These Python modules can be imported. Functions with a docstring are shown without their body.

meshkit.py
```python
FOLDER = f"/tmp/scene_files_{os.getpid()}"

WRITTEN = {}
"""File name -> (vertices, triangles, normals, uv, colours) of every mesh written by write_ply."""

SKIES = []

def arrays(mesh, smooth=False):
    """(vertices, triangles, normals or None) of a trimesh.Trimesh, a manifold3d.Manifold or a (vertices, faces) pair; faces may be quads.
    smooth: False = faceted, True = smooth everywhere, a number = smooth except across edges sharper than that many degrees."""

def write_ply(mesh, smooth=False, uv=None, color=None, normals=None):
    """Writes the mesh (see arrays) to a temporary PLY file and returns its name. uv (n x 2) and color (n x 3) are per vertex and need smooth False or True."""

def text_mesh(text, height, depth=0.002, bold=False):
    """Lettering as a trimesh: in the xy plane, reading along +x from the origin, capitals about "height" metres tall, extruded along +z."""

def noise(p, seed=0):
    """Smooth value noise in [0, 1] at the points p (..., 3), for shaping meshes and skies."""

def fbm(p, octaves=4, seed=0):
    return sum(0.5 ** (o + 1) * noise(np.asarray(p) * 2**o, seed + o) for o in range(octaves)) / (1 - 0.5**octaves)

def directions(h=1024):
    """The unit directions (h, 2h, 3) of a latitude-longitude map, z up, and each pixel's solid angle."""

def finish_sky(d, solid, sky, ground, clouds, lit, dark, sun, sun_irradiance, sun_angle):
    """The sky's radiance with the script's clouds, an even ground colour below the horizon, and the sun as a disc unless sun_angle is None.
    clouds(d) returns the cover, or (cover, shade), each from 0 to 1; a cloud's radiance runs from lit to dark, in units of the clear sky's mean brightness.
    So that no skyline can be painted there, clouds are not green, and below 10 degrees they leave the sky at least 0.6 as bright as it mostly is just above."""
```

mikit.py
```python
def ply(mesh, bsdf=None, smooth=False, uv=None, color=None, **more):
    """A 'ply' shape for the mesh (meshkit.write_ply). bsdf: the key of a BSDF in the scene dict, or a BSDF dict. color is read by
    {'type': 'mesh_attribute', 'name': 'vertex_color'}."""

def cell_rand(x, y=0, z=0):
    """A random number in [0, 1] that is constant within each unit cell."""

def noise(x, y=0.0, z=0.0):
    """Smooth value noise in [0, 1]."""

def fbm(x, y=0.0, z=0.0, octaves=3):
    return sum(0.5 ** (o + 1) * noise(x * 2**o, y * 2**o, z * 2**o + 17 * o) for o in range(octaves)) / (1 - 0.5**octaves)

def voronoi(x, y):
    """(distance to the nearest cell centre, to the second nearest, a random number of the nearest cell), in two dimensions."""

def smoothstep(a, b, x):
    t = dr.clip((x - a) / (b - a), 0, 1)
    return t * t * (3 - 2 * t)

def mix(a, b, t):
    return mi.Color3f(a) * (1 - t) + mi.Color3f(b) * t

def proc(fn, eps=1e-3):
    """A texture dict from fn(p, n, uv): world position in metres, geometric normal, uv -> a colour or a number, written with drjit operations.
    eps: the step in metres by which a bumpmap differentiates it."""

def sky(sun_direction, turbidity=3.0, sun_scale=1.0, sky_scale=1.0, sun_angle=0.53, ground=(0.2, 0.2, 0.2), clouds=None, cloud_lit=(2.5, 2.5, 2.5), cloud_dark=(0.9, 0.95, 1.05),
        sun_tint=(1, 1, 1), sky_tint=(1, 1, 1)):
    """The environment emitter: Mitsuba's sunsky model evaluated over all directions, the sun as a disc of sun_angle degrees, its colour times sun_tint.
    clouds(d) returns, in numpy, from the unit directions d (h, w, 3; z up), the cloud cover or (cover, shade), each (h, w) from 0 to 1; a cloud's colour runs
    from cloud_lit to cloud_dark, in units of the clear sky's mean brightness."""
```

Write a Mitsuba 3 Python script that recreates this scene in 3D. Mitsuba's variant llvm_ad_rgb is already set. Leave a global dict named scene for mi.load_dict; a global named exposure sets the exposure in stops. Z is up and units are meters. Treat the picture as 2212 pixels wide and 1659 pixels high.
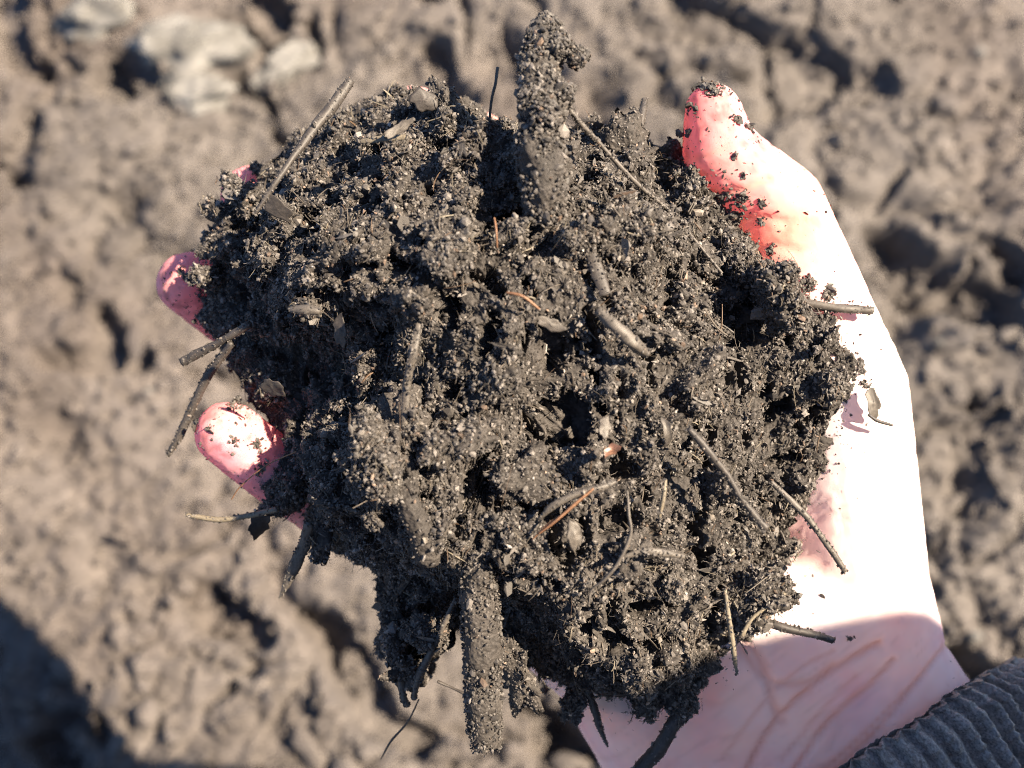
import math, random
import numpy as np, trimesh, mitsuba as mi, drjit as dr
import manifold3d as m3
from scipy.spatial import cKDTree
from scipy.interpolate import RBFInterpolator
import mikit, meshkit
T = mi.ScalarTransform4f
rng = np.random.default_rng(11)
scene, labels = {'type': 'scene'}, {}

# ------------------------------------------------------------------ camera, sky, exposure
TILT = math.radians(20.0)
EYE = np.array([0.0, 0.0, 0.83])
GROUND = 0.197        # level of the field; the hand is held 0.39 m above it
RIGHT = np.array([1.0, 0, 0])
UP = np.array([0, math.cos(TILT), math.sin(TILT)])
BACK = np.array([0, -math.sin(TILT), math.cos(TILT)])
FOV = 50.0
FOCAL = 1106 / math.tan(math.radians(FOV / 2))
scene['camera'] = {'type': 'thinlens', 'fov': FOV, 'fov_axis': 'x', 'aperture_radius': 0.0019, 'focus_distance': 0.234,
                   'near_clip': 0.02, 'far_clip': 400.0,
                   'to_world': T().look_at(origin=EYE.tolist(), target=(EYE - BACK).tolist(), up=UP.tolist())}
SUN = RIGHT * 0.66 + UP * 0.30 + BACK * 0.69
SUN = SUN / np.linalg.norm(SUN)
scene['sky'] = mikit.sky(SUN.tolist(), turbidity=3.0, sun_scale=1.25, sky_scale=0.58, sky_tint=(0.95, 1.0, 1.07), ground=(0.12, 0.1, 0.08))
exposure = 3.65

# ------------------------------------------------------------------ helpers
def loc(px, py, h=0.0):
    """The hand's own frame, millimetres: x right, y away, h up, from sizes read off the photograph at real height h above the palm plane."""
    d = 250.0 - h
    return np.array([(px - 1106) / FOCAL * d, (829 - py) / FOCAL * d, h])

def world(q):
    q = np.asarray(q, float) / 1000.0
    return EYE - BACK * 0.25 + q[..., :1] * RIGHT + q[..., 1:2] * UP + q[..., 2:3] * BACK

def at(px, py, h=0.0):
    return world(loc(px, py, h))

def on_ground(px, py, z=GROUND):
    d = RIGHT * (px - 1106) / FOCAL + UP * (829 - py) / FOCAL - BACK
    return EYE + d * (z - EYE[2]) / d[2]

def fbm(p, seed=0, octaves=4, gain=0.5):
    out, amp, tot = 0, 1.0, 0
    p = np.asarray(p, float)
    for o in range(octaves):
        out = out + amp * meshkit.noise(p * 2.0 ** o + 13.7 * o, seed + o)
        tot += amp
        amp *= gain
    return out / tot

def billow(p, seed=0, octaves=3, gain=0.5):
    out, amp, tot = 0, 1.0, 0
    for o in range(octaves):
        out = out + amp * np.abs(2 * meshkit.noise(np.asarray(p) * 2.0 ** o + 7.3 * o, seed + o) - 1)
        tot += amp
        amp *= gain
    return out / tot

def sstep(a, b, x):
    t = np.clip((x - a) / (b - a), 0, 1)
    return t * t * (3 - 2 * t)

def vnormals(v, f):
    n = np.zeros_like(v)
    fn = np.cross(v[f[:, 1]] - v[f[:, 0]], v[f[:, 2]] - v[f[:, 0]])
    for k in range(3):
        np.add.at(n, f[:, k], fn)
    return n / np.maximum(np.linalg.norm(n, axis=1, keepdims=True), 1e-15)

def numbered(key):
    if key not in labels and key not in scene:
        return key
    k = 1
    while f'{key}_{k:03d}' in labels or f'{key}_{k:03d}' in scene:
        k += 1
    return f'{key}_{k:03d}'

def tag(key, label=None, category=None, group=None, kind=None):
    d = {}
    for a, b in (('label', label), ('category', category), ('group', group), ('kind', kind)):
        if b:
            d[a] = b
    labels[key] = d

def put(name, mesh, bsdf, label=None, category=None, group=None, kind=None, parent=None, smooth=True, color=None, to_world=None, ply=None):
    key = numbered((parent + '__' if parent else '') + name)
    d = dict(ply) if ply else mikit.ply(mesh, bsdf, smooth=smooth, color=color)
    if to_world is not None:
        d['to_world'] = to_world
    scene[key] = d
    if label or category or kind or not parent:
        tag(key, label, category, group, kind)
    return key

def spline(pts, n):
    """Catmull-Rom through the rows of pts (any width), n samples."""
    P = np.asarray(pts, float)
    if len(P) == 2:
        t = np.linspace(0, 1, n)[:, None]
        return P[0] * (1 - t) + P[1] * t
    Q = np.vstack([2 * P[0] - P[1], P, 2 * P[-1] - P[-2]])
    out = []
    for u in np.linspace(0, len(P) - 1 - 1e-9, n):
        i = int(u); t = u - i
        a, b, c, d = Q[i:i + 4]
        out.append(0.5 * (2 * b + (c - a) * t + (2 * a - 5 * b + 4 * c - d) * t ** 2 + (3 * b - a - 3 * c + d) * t ** 3))
    return np.array(out)

def sweep(centres, radii, sides=8, rough=0.0, seed=0, scale=0.002, flat=1.0, roundend=True):
    """A closed, slightly uneven tube. flat: thickness over width."""
    c = np.asarray(centres, float); r = np.asarray(radii, float)
    t = np.gradient(c, axis=0); t /= np.linalg.norm(t, axis=1, keepdims=True)
    a = np.cross(t, BACK); a /= np.maximum(np.linalg.norm(a, axis=1, keepdims=True), 1e-9)
    b = np.cross(a, t)
    th = np.arange(sides) * 2 * np.pi / sides
    ring = c[:, None] + r[:, None, None] * (np.cos(th)[None, :, None] * a[:, None] + flat * np.sin(th)[None, :, None] * b[:, None])
    if rough:
        d = ring - c[:, None]
        along = np.concatenate([[0], np.cumsum(np.linalg.norm(np.diff(c, axis=0), axis=1))])
        cyl = np.stack([2.2 * np.cos(th)[None] + 0 * along[:, None], 2.2 * np.sin(th)[None] + 0 * along[:, None], 0 * th[None] + along[:, None] / 0.006], -1)
        k = 1 + rough * (2 * fbm(ring / scale, seed, 3) - 1) + (0.30 + 0.5 * rough) * (fbm(cyl, seed + 40, 3) - 0.5) * 2 * 0.6
        k = k * (1 + 0.5 * rough * (fbm(np.stack([along / 0.0035, 0 * along, 0 * along], -1), seed + 60, 2) - 0.5) * 2)[:, None]
        ring = c[:, None] + d * k[..., None]
    n = len(c)
    v = np.vstack([ring.reshape(-1, 3), c[0] - t[0] * r[0] * 0.35, c[-1] + t[-1] * r[-1] * 0.35])
    f = []
    i, j = np.meshgrid(np.arange(n - 1), np.arange(sides), indexing='ij')
    q = lambda ii, jj: (ii * sides + jj % sides).ravel()
    A, B_, C_, D_ = q(i, j), q(i, j + 1), q(i + 1, j + 1), q(i + 1, j)
    f = [np.stack([A, C_, B_], 1), np.stack([A, D_, C_], 1)]
    k = np.arange(sides)
    f.append(np.stack([np.full(sides, n * sides), k, (k + 1) % sides], 1))
    f.append(np.stack([np.full(sides, n * sides + 1), (n - 1) * sides + (k + 1) % sides, (n - 1) * sides + k], 1))
    return v, np.vstack(f)

def join(parts):
    vs, fs, at_ = [], [], 0
    for v, f in parts:
        vs.append(v); fs.append(np.asarray(f) + at_); at_ += len(v)
    return np.vstack(vs), np.vstack(fs)

_ico = {k: trimesh.creation.icosphere(subdivisions=k) for k in (0, 1, 2, 3)}
_octv = np.array([[1, 0, 0], [-1, 0, 0], [0, 1, 0], [0, -1, 0], [0, 0, 1], [0, 0, -1]], float)
_octf = np.array([[0, 2, 4], [2, 1, 4], [1, 3, 4], [3, 0, 4], [2, 0, 5], [1, 2, 5], [3, 1, 5], [0, 3, 5]])

def rand_rot(n, r):
    q = r.normal(size=(n, 4)); q /= np.linalg.norm(q, axis=1, keepdims=True)
    w, x, y, z = q.T
    return np.stack([1 - 2 * (y * y + z * z), 2 * (x * y - z * w), 2 * (x * z + y * w), 2 * (x * y + z * w), 1 - 2 * (x * x + z * z), 2 * (y * z - x * w),
                     2 * (x * z - y * w), 2 * (y * z + x * w), 1 - 2 * (x * x + y * y)], 1).reshape(n, 3, 3)

def grains(pos, size, r, detail=0, stretch=0.45):
    """One mesh of many angular crumbs: (v, f, index of the crumb of each vertex)."""
    tv, tf = (_octv, _octf) if detail == 0 else (np.array(_ico[detail - 1].vertices), np.array(_ico[detail - 1].faces))
    n = len(pos)
    jit = 1 + 0.38 * (r.random((n, len(tv), 1)) - 0.5) * 2
    sc = np.exp(r.normal(0, stretch, (n, 1, 3)))
    v = np.einsum('nij,nkj->nki', rand_rot(n, r), tv[None] * jit * sc) * np.asarray(size)[:, None, None] + pos[:, None]
    f = tf[None] + (np.arange(n) * len(tv))[:, None, None]
    return v.reshape(-1, 3), f.reshape(-1, 3), np.repeat(np.arange(n), len(tv))

def surf_sample(v, f, n, r, keep=None):
    tri = v[f]
    cr = np.cross(tri[:, 1] - tri[:, 0], tri[:, 2] - tri[:, 0])
    area = np.linalg.norm(cr, axis=1)
    w = area.copy()
    if keep is not None:
        w *= keep(tri.mean(1), cr / np.maximum(area, 1e-15)[:, None])
    i = r.choice(len(f), n, p=w / w.sum())
    a = np.sqrt(r.random(n))[:, None]; b = r.random(n)[:, None]
    p = (1 - a) * tri[i, 0] + a * (1 - b) * tri[i, 1] + a * b * tri[i, 2]
    return p, cr[i] / np.maximum(area[i], 1e-15)[:, None]

def lump(r, detail=3, rough=0.35, seed=0):
    m = _ico[detail]
    v = np.array(m.vertices) * np.exp(r.normal(0, 0.22, 3))
    d = 1 + rough * (2.2 * billow(v * 1.3 + seed * 3.1, seed, 3) - 0.9) + 0.25 * (fbm(v * 0.8 + seed, seed + 5, 2) - 0.5) * 2
    return v * d[:, None], np.array(m.faces)

# ------------------------------------------------------------------ materials
def rgb(*c):
    return {'type': 'rgb', 'value': list(c)}
VC = {'type': 'mesh_attribute', 'name': 'vertex_color'}
def ground_col(p, n, uv):
    a = mikit.fbm(p.x * 14, p.y * 14, p.z * 14, 4)
    b = mikit.noise(p.x * 160, p.y * 160, p.z * 160)
    c = mikit.noise(p.x * 5 + 9, p.y * 5, 0)
    base = mikit.mix([0.060, 0.0508, 0.0465], [0.086, 0.0758, 0.0705], mikit.smoothstep(0.3, 0.7, a))
    base = mikit.mix(base, [0.081, 0.0755, 0.0715], 0.5 * mikit.smoothstep(0.45, 0.7, c))
    return base * (0.72 + 0.5 * b)
scene['ground_soil'] = {'type': 'twosided', 'bsdf': {'type': 'principled', 'base_color': mikit.proc(ground_col), 'roughness': 0.85, 'specular': 0.25}}
scene['crumb_soil'] = {'type': 'twosided', 'bsdf': {'type': 'principled', 'base_color': VC, 'roughness': 0.62, 'specular': 0.40}}
def heap_col(p, n, uv):
    a = mikit.fbm(p.x * 180, p.y * 180, p.z * 180, 3)
    b = mikit.noise(p.x * 2200, p.y * 2200, p.z * 2200)
    return mikit.mix([0.015, 0.0132, 0.0120], [0.054, 0.0478, 0.0433], a) * (0.55 + 0.9 * b)  # darker than the crumbs: black shade of the voids painted into the base
scene['heap_soil'] = {'type': 'twosided', 'bsdf': {'type': 'bumpmap', 'arbitrary': {'type': 'proc', **{k: v for k, v in mikit.proc(
    lambda p, n, uv: mikit.fbm(p.x * 1400, p.y * 1400, p.z * 1400, 2), eps=1e-4).items() if k != 'type'}}, 'scale': 0.0005,
    'bsdf': {'type': 'principled', 'base_color': mikit.proc(heap_col), 'roughness': 0.75, 'specular': 0.3}}}
scene['skin'] = {'type': 'principledthin', 'base_color': VC, 'roughness': 0.5, 'spec_trans': 0.0, 'diff_trans': 0.8, 'eta': 1.4}
def wood(c0, c1, rough=0.6):
    def col(p, n, uv):
        a = mikit.fbm(p.x * 500, p.y * 500, p.z * 500, 3)
        b = mikit.noise(p.x * 3000, p.y * 3000, p.z * 3000)
        return mikit.mix(c0, c1, a) * (0.7 + 0.6 * b)
    return {'type': 'twosided', 'bsdf': {'type': 'principled', 'base_color': mikit.proc(col), 'roughness': rough, 'specular': 0.5}}
scene['dark_wood'] = wood([0.016, 0.0135, 0.0125], [0.050, 0.043, 0.038])
scene['grey_wood'] = wood([0.032, 0.0275, 0.0235], [0.088, 0.077, 0.066])
scene['pale_straw'] = wood([0.075, 0.063, 0.045], [0.165, 0.14, 0.10])
scene['rust_fibre'] = wood([0.09, 0.043, 0.022], [0.17, 0.088, 0.045])
scene['shell_orange'] = wood([0.085, 0.042, 0.028], [0.15, 0.08, 0.055], 0.4)
def stone_col(p, n, uv):
    a = mikit.fbm(p.x * 60, p.y * 60, p.z * 60, 4)
    return mikit.mix([0.075, 0.073, 0.068], [0.155, 0.152, 0.144], mikit.smoothstep(0.3, 0.7, a))
scene['grey_clod'] = {'type': 'twosided', 'bsdf': {'type': 'principled', 'base_color': mikit.proc(stone_col), 'roughness': 0.8, 'specular': 0.3}}
def knit_col(p, n, uv):
    a = mikit.noise(p.x * 2500, p.y * 2500, p.z * 2500)
    b = mikit.noise(p.x * 300, p.y * 300, p.z * 300)
    return mikit.mix([0.070, 0.064, 0.060], [0.25, 0.23, 0.216], a) * (0.75 + 0.5 * b)
scene['knit_wool'] = {'type': 'twosided', 'bsdf': {'type': 'principled', 'base_color': mikit.proc(knit_col), 'roughness': 0.55, 'specular': 0.5, 'sheen': 0.6}}
scene['denim'] = {'type': 'twosided', 'bsdf': {'type': 'principled', 'base_color': rgb(0.06, 0.075, 0.12), 'roughness': 0.85}}
scene['boot_rubber'] = {'type': 'twosided', 'bsdf': {'type': 'principled', 'base_color': rgb(0.04, 0.045, 0.035), 'roughness': 0.4}}
scene['hair_brown'] = {'type': 'twosided', 'bsdf': {'type': 'principled', 'base_color': rgb(0.06, 0.038, 0.025), 'roughness': 0.5}}
scene['nail'] = {'type': 'twosided', 'bsdf': {'type': 'principled', 'base_color': rgb(0.66, 0.46, 0.42), 'roughness': 0.3, 'specular': 0.5}}

# ------------------------------------------------------------------ ground
_c0 = on_ground(1106, 829)
crack_pts = rng.uniform(-1.0, 1.0, (1100, 2)) * [1.1, 1.0] + _c0[:2]
crack_tree = cKDTree(crack_pts)
crack_h = rng.uniform(-1, 1, len(crack_pts))
small_pts = rng.uniform(-1.0, 1.0, (9000, 2)) * [1.1, 1.0] + _c0[:2]
small_tree = cKDTree(small_pts)
small_h = rng.uniform(-1, 1, len(small_pts))
HOLLOWS = [(*on_ground(a, b)[:2], c, d) for a, b, c, d in ((1930, 560, .042, .045), (1965, 690, .034, .04), (2090, 385, .032, .03), (2150, 640, .04, .03), (1690, 470, .02, .02), (285, 150, .026, .03), (100, 190, .02, .025),
           (275, 425, .022, .025), (150, 625, .014, .02), (120, 935, .022, .024), (225, 1200, .024, .024), (440, 1330, .022, .024), (330, 1270, .016, .02), (895, 140, .022, .03), (1060, 110, .03, .03), (1290, 190, .022, .026), (640, 620, .02, .02),
           (170, 20, .02, .02), (1880, 160, .024, .024), (2190, 180, .024, .026), (2120, 1050, .024, .02), (700, 1420, .018, .02), (1215, 1590, .014, .022))]
def ground_h(x, y):
    p = np.stack([x, y, np.zeros_like(x)], -1)
    near = np.exp(-((x - _c0[0]) ** 2 + (y - _c0[1]) ** 2) / 1.2)
    w = p + 0.030 * (np.stack([fbm(p * 16, 3, 3), fbm(p * 16 + 50, 4, 3), 0 * x], -1) - 0.5) * [1, 1, 0] * 2
    s_ = w @ np.array([[0.62, -0.78, 0], [0.78, 0.62, 0], [0, 0, 1]]).T * [0.72, 1.25, 1]      # clods drawn out along the old furrow
    h = 0.040 * (fbm(p * 6, 21, 3) - 0.5)
    t = fbm(s_ * 17, 23, 4, 0.6)
    h = h + near * (0.0028 * sstep(0.40, 0.46, t) + 0.0020 * sstep(0.52, 0.56, t))
    t = fbm(s_ * 42 + 7, 29, 3, 0.6)
    h = h + near * (0.0022 * sstep(0.38, 0.43, t) + 0.0018 * sstep(0.55, 0.59, t))
    d, i = crack_tree.query(w[..., :2], k=2)
    e = np.clip((d[..., 1] - d[..., 0]) / 0.013, 0, 1)
    h = h - 0.014 * (1 - e) ** 2 * sstep(0.46, 0.6, fbm(p * 12 + 4, 41, 2)) * near + 0.0035 * crack_h[i[..., 0]] * near
    d, i = small_tree.query(w[..., :2] + 0.006 * (np.stack([fbm(p * 90, 5, 2), fbm(p * 90 + 30, 6, 2)], -1) - 0.5), k=2)
    e = np.clip((d[..., 1] - d[..., 0]) / 0.008, 0, 1)
    h = h + (0.0014 * small_h[i[..., 0]] - 0.006 * (1 - e) ** 2 * sstep(0.45, 0.65, fbm(p * 24, 51, 2))) * near
    pits = sstep(0.64, 0.70, fbm(s_ * 24 + 11, 61, 2))
    h = h - 0.020 * pits * near
    h = h + 0.0034 * (billow(p * 120, 71, 3) - 0.4) + 0.0032 * (fbm(p * 260, 81, 2) - 0.5)
    for gx, gy, gr, gd in HOLLOWS:
        q = np.hypot(x - gx, (y - gy) * 0.8) + 0.55 * gr * (fbm(p * 34 + 3, 65, 3) - 0.5) * 2
        h = h - 0.50 * gd * sstep(gr * 1.1, gr * 0.1, q)
    return h + GROUND - 0.008
def ground_sheet():
    xs = np.concatenate([-np.geomspace(1.2, 150, 22)[::-1], np.linspace(-1.0, 1.0, 480), np.geomspace(1.2, 150, 22)])
    ys = np.concatenate([-np.geomspace(1.2, 150, 22)[::-1], np.linspace(-1.0, 1.0, 440), np.geomspace(1.2, 150, 22)])
    fx = lambda s: np.where(np.abs(s) <= 1, np.sign(s) * (0.72 * np.abs(s) + 0.28 * np.abs(s) ** 3) * 0.75, s)
    X, Y = np.meshgrid(fx(xs) + _c0[0], fx(ys) * 0.9 + _c0[1], indexing='ij')
    Z = ground_h(X.ravel(), Y.ravel()).reshape(X.shape)
    n, m = X.shape
    v = np.stack([X, Y, Z], -1).reshape(-1, 3)
    i, j = np.meshgrid(np.arange(n - 1), np.arange(m - 1), indexing='ij')
    a = (i * m + j).ravel(); b = a + m; c = b + 1; d = a + 1
    return v, np.vstack([np.stack([a, b, c], 1), np.stack([a, c, d], 1)])
gv, gf = ground_sheet()
put('ground', (gv, gf), 'ground_soil', kind='structure', label='dry crumbly brown field soil under the hand')
r = np.random.default_rng(5)
variants = [mikit.ply(lump(r, 2, 0.3, 100 + k), 'ground_soil', smooth=True) for k in range(10)]
def ground_place(x, y, s, sink=0.25):
    z = float(ground_h(np.array([x]), np.array([y]))[0])
    R = rand_rot(1, r)[0]
    M = np.eye(4); M[:3, :3] = R * (s * np.exp(r.normal(0, 0.2, 3)))[None]
    M[:3, 3] = [x, y, z + s * (0.35 - sink)]
    return T(M.tolist())
for k in range(290):
    px, py = r.uniform(-60, 2270), r.uniform(-60, 1720)
    q = on_ground(px, py)
    s = float(np.clip(np.exp(r.normal(math.log(0.0048), 0.45)), 0.0025, 0.014))
    put('clod', None, None, parent='ground', ply=variants[k % 10], to_world=ground_place(q[0], q[1], s))
n = 12000
px, py = r.uniform(-200, 2420, n), r.uniform(-200, 1860, n)
q = np.array([on_ground(a, b) for a, b in zip(px, py)])
q[:, 2] = ground_h(q[:, 0], q[:, 1]) + 0.001
v, f, idx = grains(q - [0, 0, 0.0004], np.clip(np.exp(r.normal(math.log(0.0014), 0.55, n)), 0.0005, 0.0045), r, 1)
put('crumbs', (v, f), 'ground_soil', parent='ground', kind='stuff', label='loose dry crumbs strewn over the field soil', smooth=False)
def stone(px, py, sx, sy, lab, seed, rot=0.0, bs='grey_clod', name='grey_clod_lump', cat='clod'):
    rr = np.random.default_rng(seed)
    v, f = lump(rr, 3, 0.28 if name == 'pebble' else 0.5, seed)
    v = v + 0.0 * v if name == 'pebble' else v * (1 + 0.35 * (billow(v * 3.2, seed + 9, 3) - 0.4))[:, None]
    v = v / np.abs(v).max(0) * [sx, sy, min(sx, sy) * 0.75]
    c, s_ = math.cos(rot), math.sin(rot)
    v = v @ np.array([[c, s_, 0], [-s_, c, 0], [0, 0, 1]])
    q = on_ground(px, py)
    v += [q[0], q[1], ground_h(q[:1], q[1:2])[0] + min(sx, sy) * (0.25 if name == 'pebble' else 0.05)]
    put(name, (v, f), bs, lab, cat)
stone(410, 105, 0.046, 0.030, 'broad pale grey clod, largest of the grey lumps at upper left of the ground', 301, 0.3)
stone(612, 118, 0.029, 0.016, 'whitish elongated lump lying tilted right of the broad grey clod', 302, 0.8)
stone(215, 30, 0.037, 0.028, 'grey clod cut by the top edge, left of the broad grey clod', 303, 0.1)
stone(430, 205, 0.026, 0.018, 'small grey clod just below the broad grey clod', 304, 0.5)
for px, py, s, lab in ((62, 262, 0.0042, 'small white pebble at the left edge below the grey clods'), (325, 850, 0.0036, 'small white pebble on open soil left of the lowest fingertip'),
                       (207, 1572, 0.0036, 'pale pebble inside the dark shadow in the lower left corner'), (2108, 1375, 0.0044, 'round pale pebble on the soil above the knitted cuff'),
                       (2130, 95, 0.004, 'pale pebble near the upper right corner'), (2030, 740, 0.0034, 'small pale pebble right of the thumb base')):
    stone(px, py, s, s * 0.85, lab, int(px + py), 0, name='pebble', cat='pebble')

# ------------------------------------------------------------------ person
def ball(p, rad, seg=28):
    return m3.Manifold.sphere(rad, seg).translate([float(a) for a in p])
def bone(*ends, seg=28):
    return m3.Manifold.batch_hull([ball(p, rad, seg) for p, rad in ends])
def J(px, py, h, rad):
    return at(px, py, h), rad / 1000.0
# right hand, palm up, cupped under the heap
W_U, W_R = J(1438, 1578, -24, 18.5), J(1900, 1440, -21, 16.5)
HYP, CMC, MCT = J(1338, 1405, -22, 18), J(1846, 1250, -14, 17), J(1815, 850, -4, 15.2)
IPT, PAD, TIP = J(1672, 455, 4, 11.4), J(1556, 330, 7, 8.3), J(1541, 243, 8, 6.3)
C1, C2, C3 = J(1700, 1280, -26, 15), J(1560, 1310, -28, 15), J(1440, 1290, -28, 15)
MI, MM, MR, ML = J(1370, 620, -28, 12), J(1160, 770, -31, 12), J(1010, 940, -31, 11.5), J(905, 1110, -27, 10.8)
FINGERS = {'index': [MI, J(1100, 360, -28, 9.6), J(965, 280, -22, 8.3), J(893, 252, -17, 7.3)],
           'middle': [MM, J(760, 560, -38, 9.6), J(618, 474, -28, 8.4), J(544, 424, -20, 7.5)],
           'ring': [MR, J(640, 760, -38, 9.3), J(490, 672, -27, 8.3), J(409, 613, -18, 7.7)],
           'little': [ML, J(725, 1100, -22, 8.8), J(592, 1012, -9, 8.1), J(493, 936, -3, 7.5)]}
F_AX = RIGHT * 0.55 - UP * 0.83 - BACK * 0.10
F_AX = F_AX / np.linalg.norm(F_AX)
SIDE = np.cross(BACK, F_AX); SIDE /= np.linalg.norm(SIDE)   # towards the thumb side
W_MID = at(1690, 1500, -24)
ELBOW = W_MID + F_AX * 0.26
parts = [bone(W_U, W_R, HYP, CMC), bone(HYP, CMC, C1, C2, C3), bone(C1, MI), bone(C2, MM), bone(C3, MR), bone(HYP, ML, C3),
         bone(MI, MM, C1, C2), bone(MM, MR, C2, C3), bone(MR, ML, C3, HYP), bone(CMC, MCT), bone(CMC, MCT, C1, MI), bone(MCT, IPT), bone(IPT, PAD), bone(PAD, TIP),
         bone(W_U, W_R, (W_MID + F_AX * 0.10 + SIDE * 0.020, 0.022), (W_MID + F_AX * 0.10 - SIDE * 0.020, 0.022))]
for ch in FINGERS.values():
    for a, b in zip(ch, ch[1:]):
        parts.append(bone(a, b))
arm_fine = m3.Manifold.batch_boolean(parts, m3.OpType.Add)
arm_fine = arm_fine.refine_to_length(0.00105)
me = arm_fine.to_mesh()
hand = trimesh.Trimesh(me.vert_properties[:, :3], me.tri_verts, process=True)
trimesh.smoothing.filter_taubin(hand, lamb=0.6, nu=0.61, iterations=230)
hv, hf = np.array(hand.vertices), np.array(hand.faces)
# creases: polylines in the photo's hand frame, pressed into the skin
def crease(pts, h):
    return spline([at(a, b, h) for a, b in pts], 60)
CREASES = [(crease([(1600, 1690), (1660, 1580), (1745, 1490), (1861, 1410), (1900, 1390)], 0), 0.75, 0.0010),
           (crease([(1690, 1700), (1790, 1560), (1880, 1480), (1930, 1425)], 0), 0.65, 0.0008),
           (crease([(1780, 1690), (1900, 1570), (1990, 1460), (2050, 1385)], 0), 0.65, 0.0006),
           (crease([(1740, 1700), (1860, 1590), (1950, 1500)], 0), 0.5, 0.0004),
           (crease([(1560, 1640), (1640, 1530), (1720, 1450), (1800, 1405)], 0), 0.6, 0.0003),
           (crease([(1690, 1640), (1770, 1540), (1850, 1460)], 0), 0.6, 0.00025),
           (crease([(1600, 1400), (1660, 1470), (1740, 1475), (1800, 1440)], 0), 1.0, 0.0004),
           (crease([(1610, 1380), (1650, 1440), (1670, 1520), (1690, 1560)], 0), 1.0, 0.0005),
           (crease([(1480, 412), (1530, 422), (1600, 410), (1660, 385)], 10), 1.0, 0.0008),
           (crease([(1478, 350), (1530, 335), (1570, 318)], 12), 0.7, 0.0003),
           (crease([(1570, 500), (1640, 470), (1700, 480)], 10), 0.9, 0.0006),
           (crease([(1600, 560), (1660, 530), (1720, 540)], 8), 0.9, 0.0005)]
hn = vnormals(hv, hf)
facing = hn @ BACK
red = np.zeros(len(hv))
frame = np.stack([(hv - EYE) @ RIGHT, (hv - EYE) @ UP, -(hv - EYE) @ BACK], 1)
uvp = frame[:, :2] / frame[:, 2:3] * 0.25
for c, wid, dep in CREASES:
    cf = np.stack([(c - EYE) @ RIGHT, (c - EYE) @ UP, -(c - EYE) @ BACK], 1)
    cu = cf[:, :2] / cf[:, 2:3] * 0.25
    d, _ = cKDTree(cu).query(uvp)
    g = np.exp(-(d / (wid * 0.001)) ** 2) * (facing > 0.05)
    hv = hv - hn * (dep * g)[:, None]
    red = np.maximum(red, g * (dep / 0.0011) ** 0.6)
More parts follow.
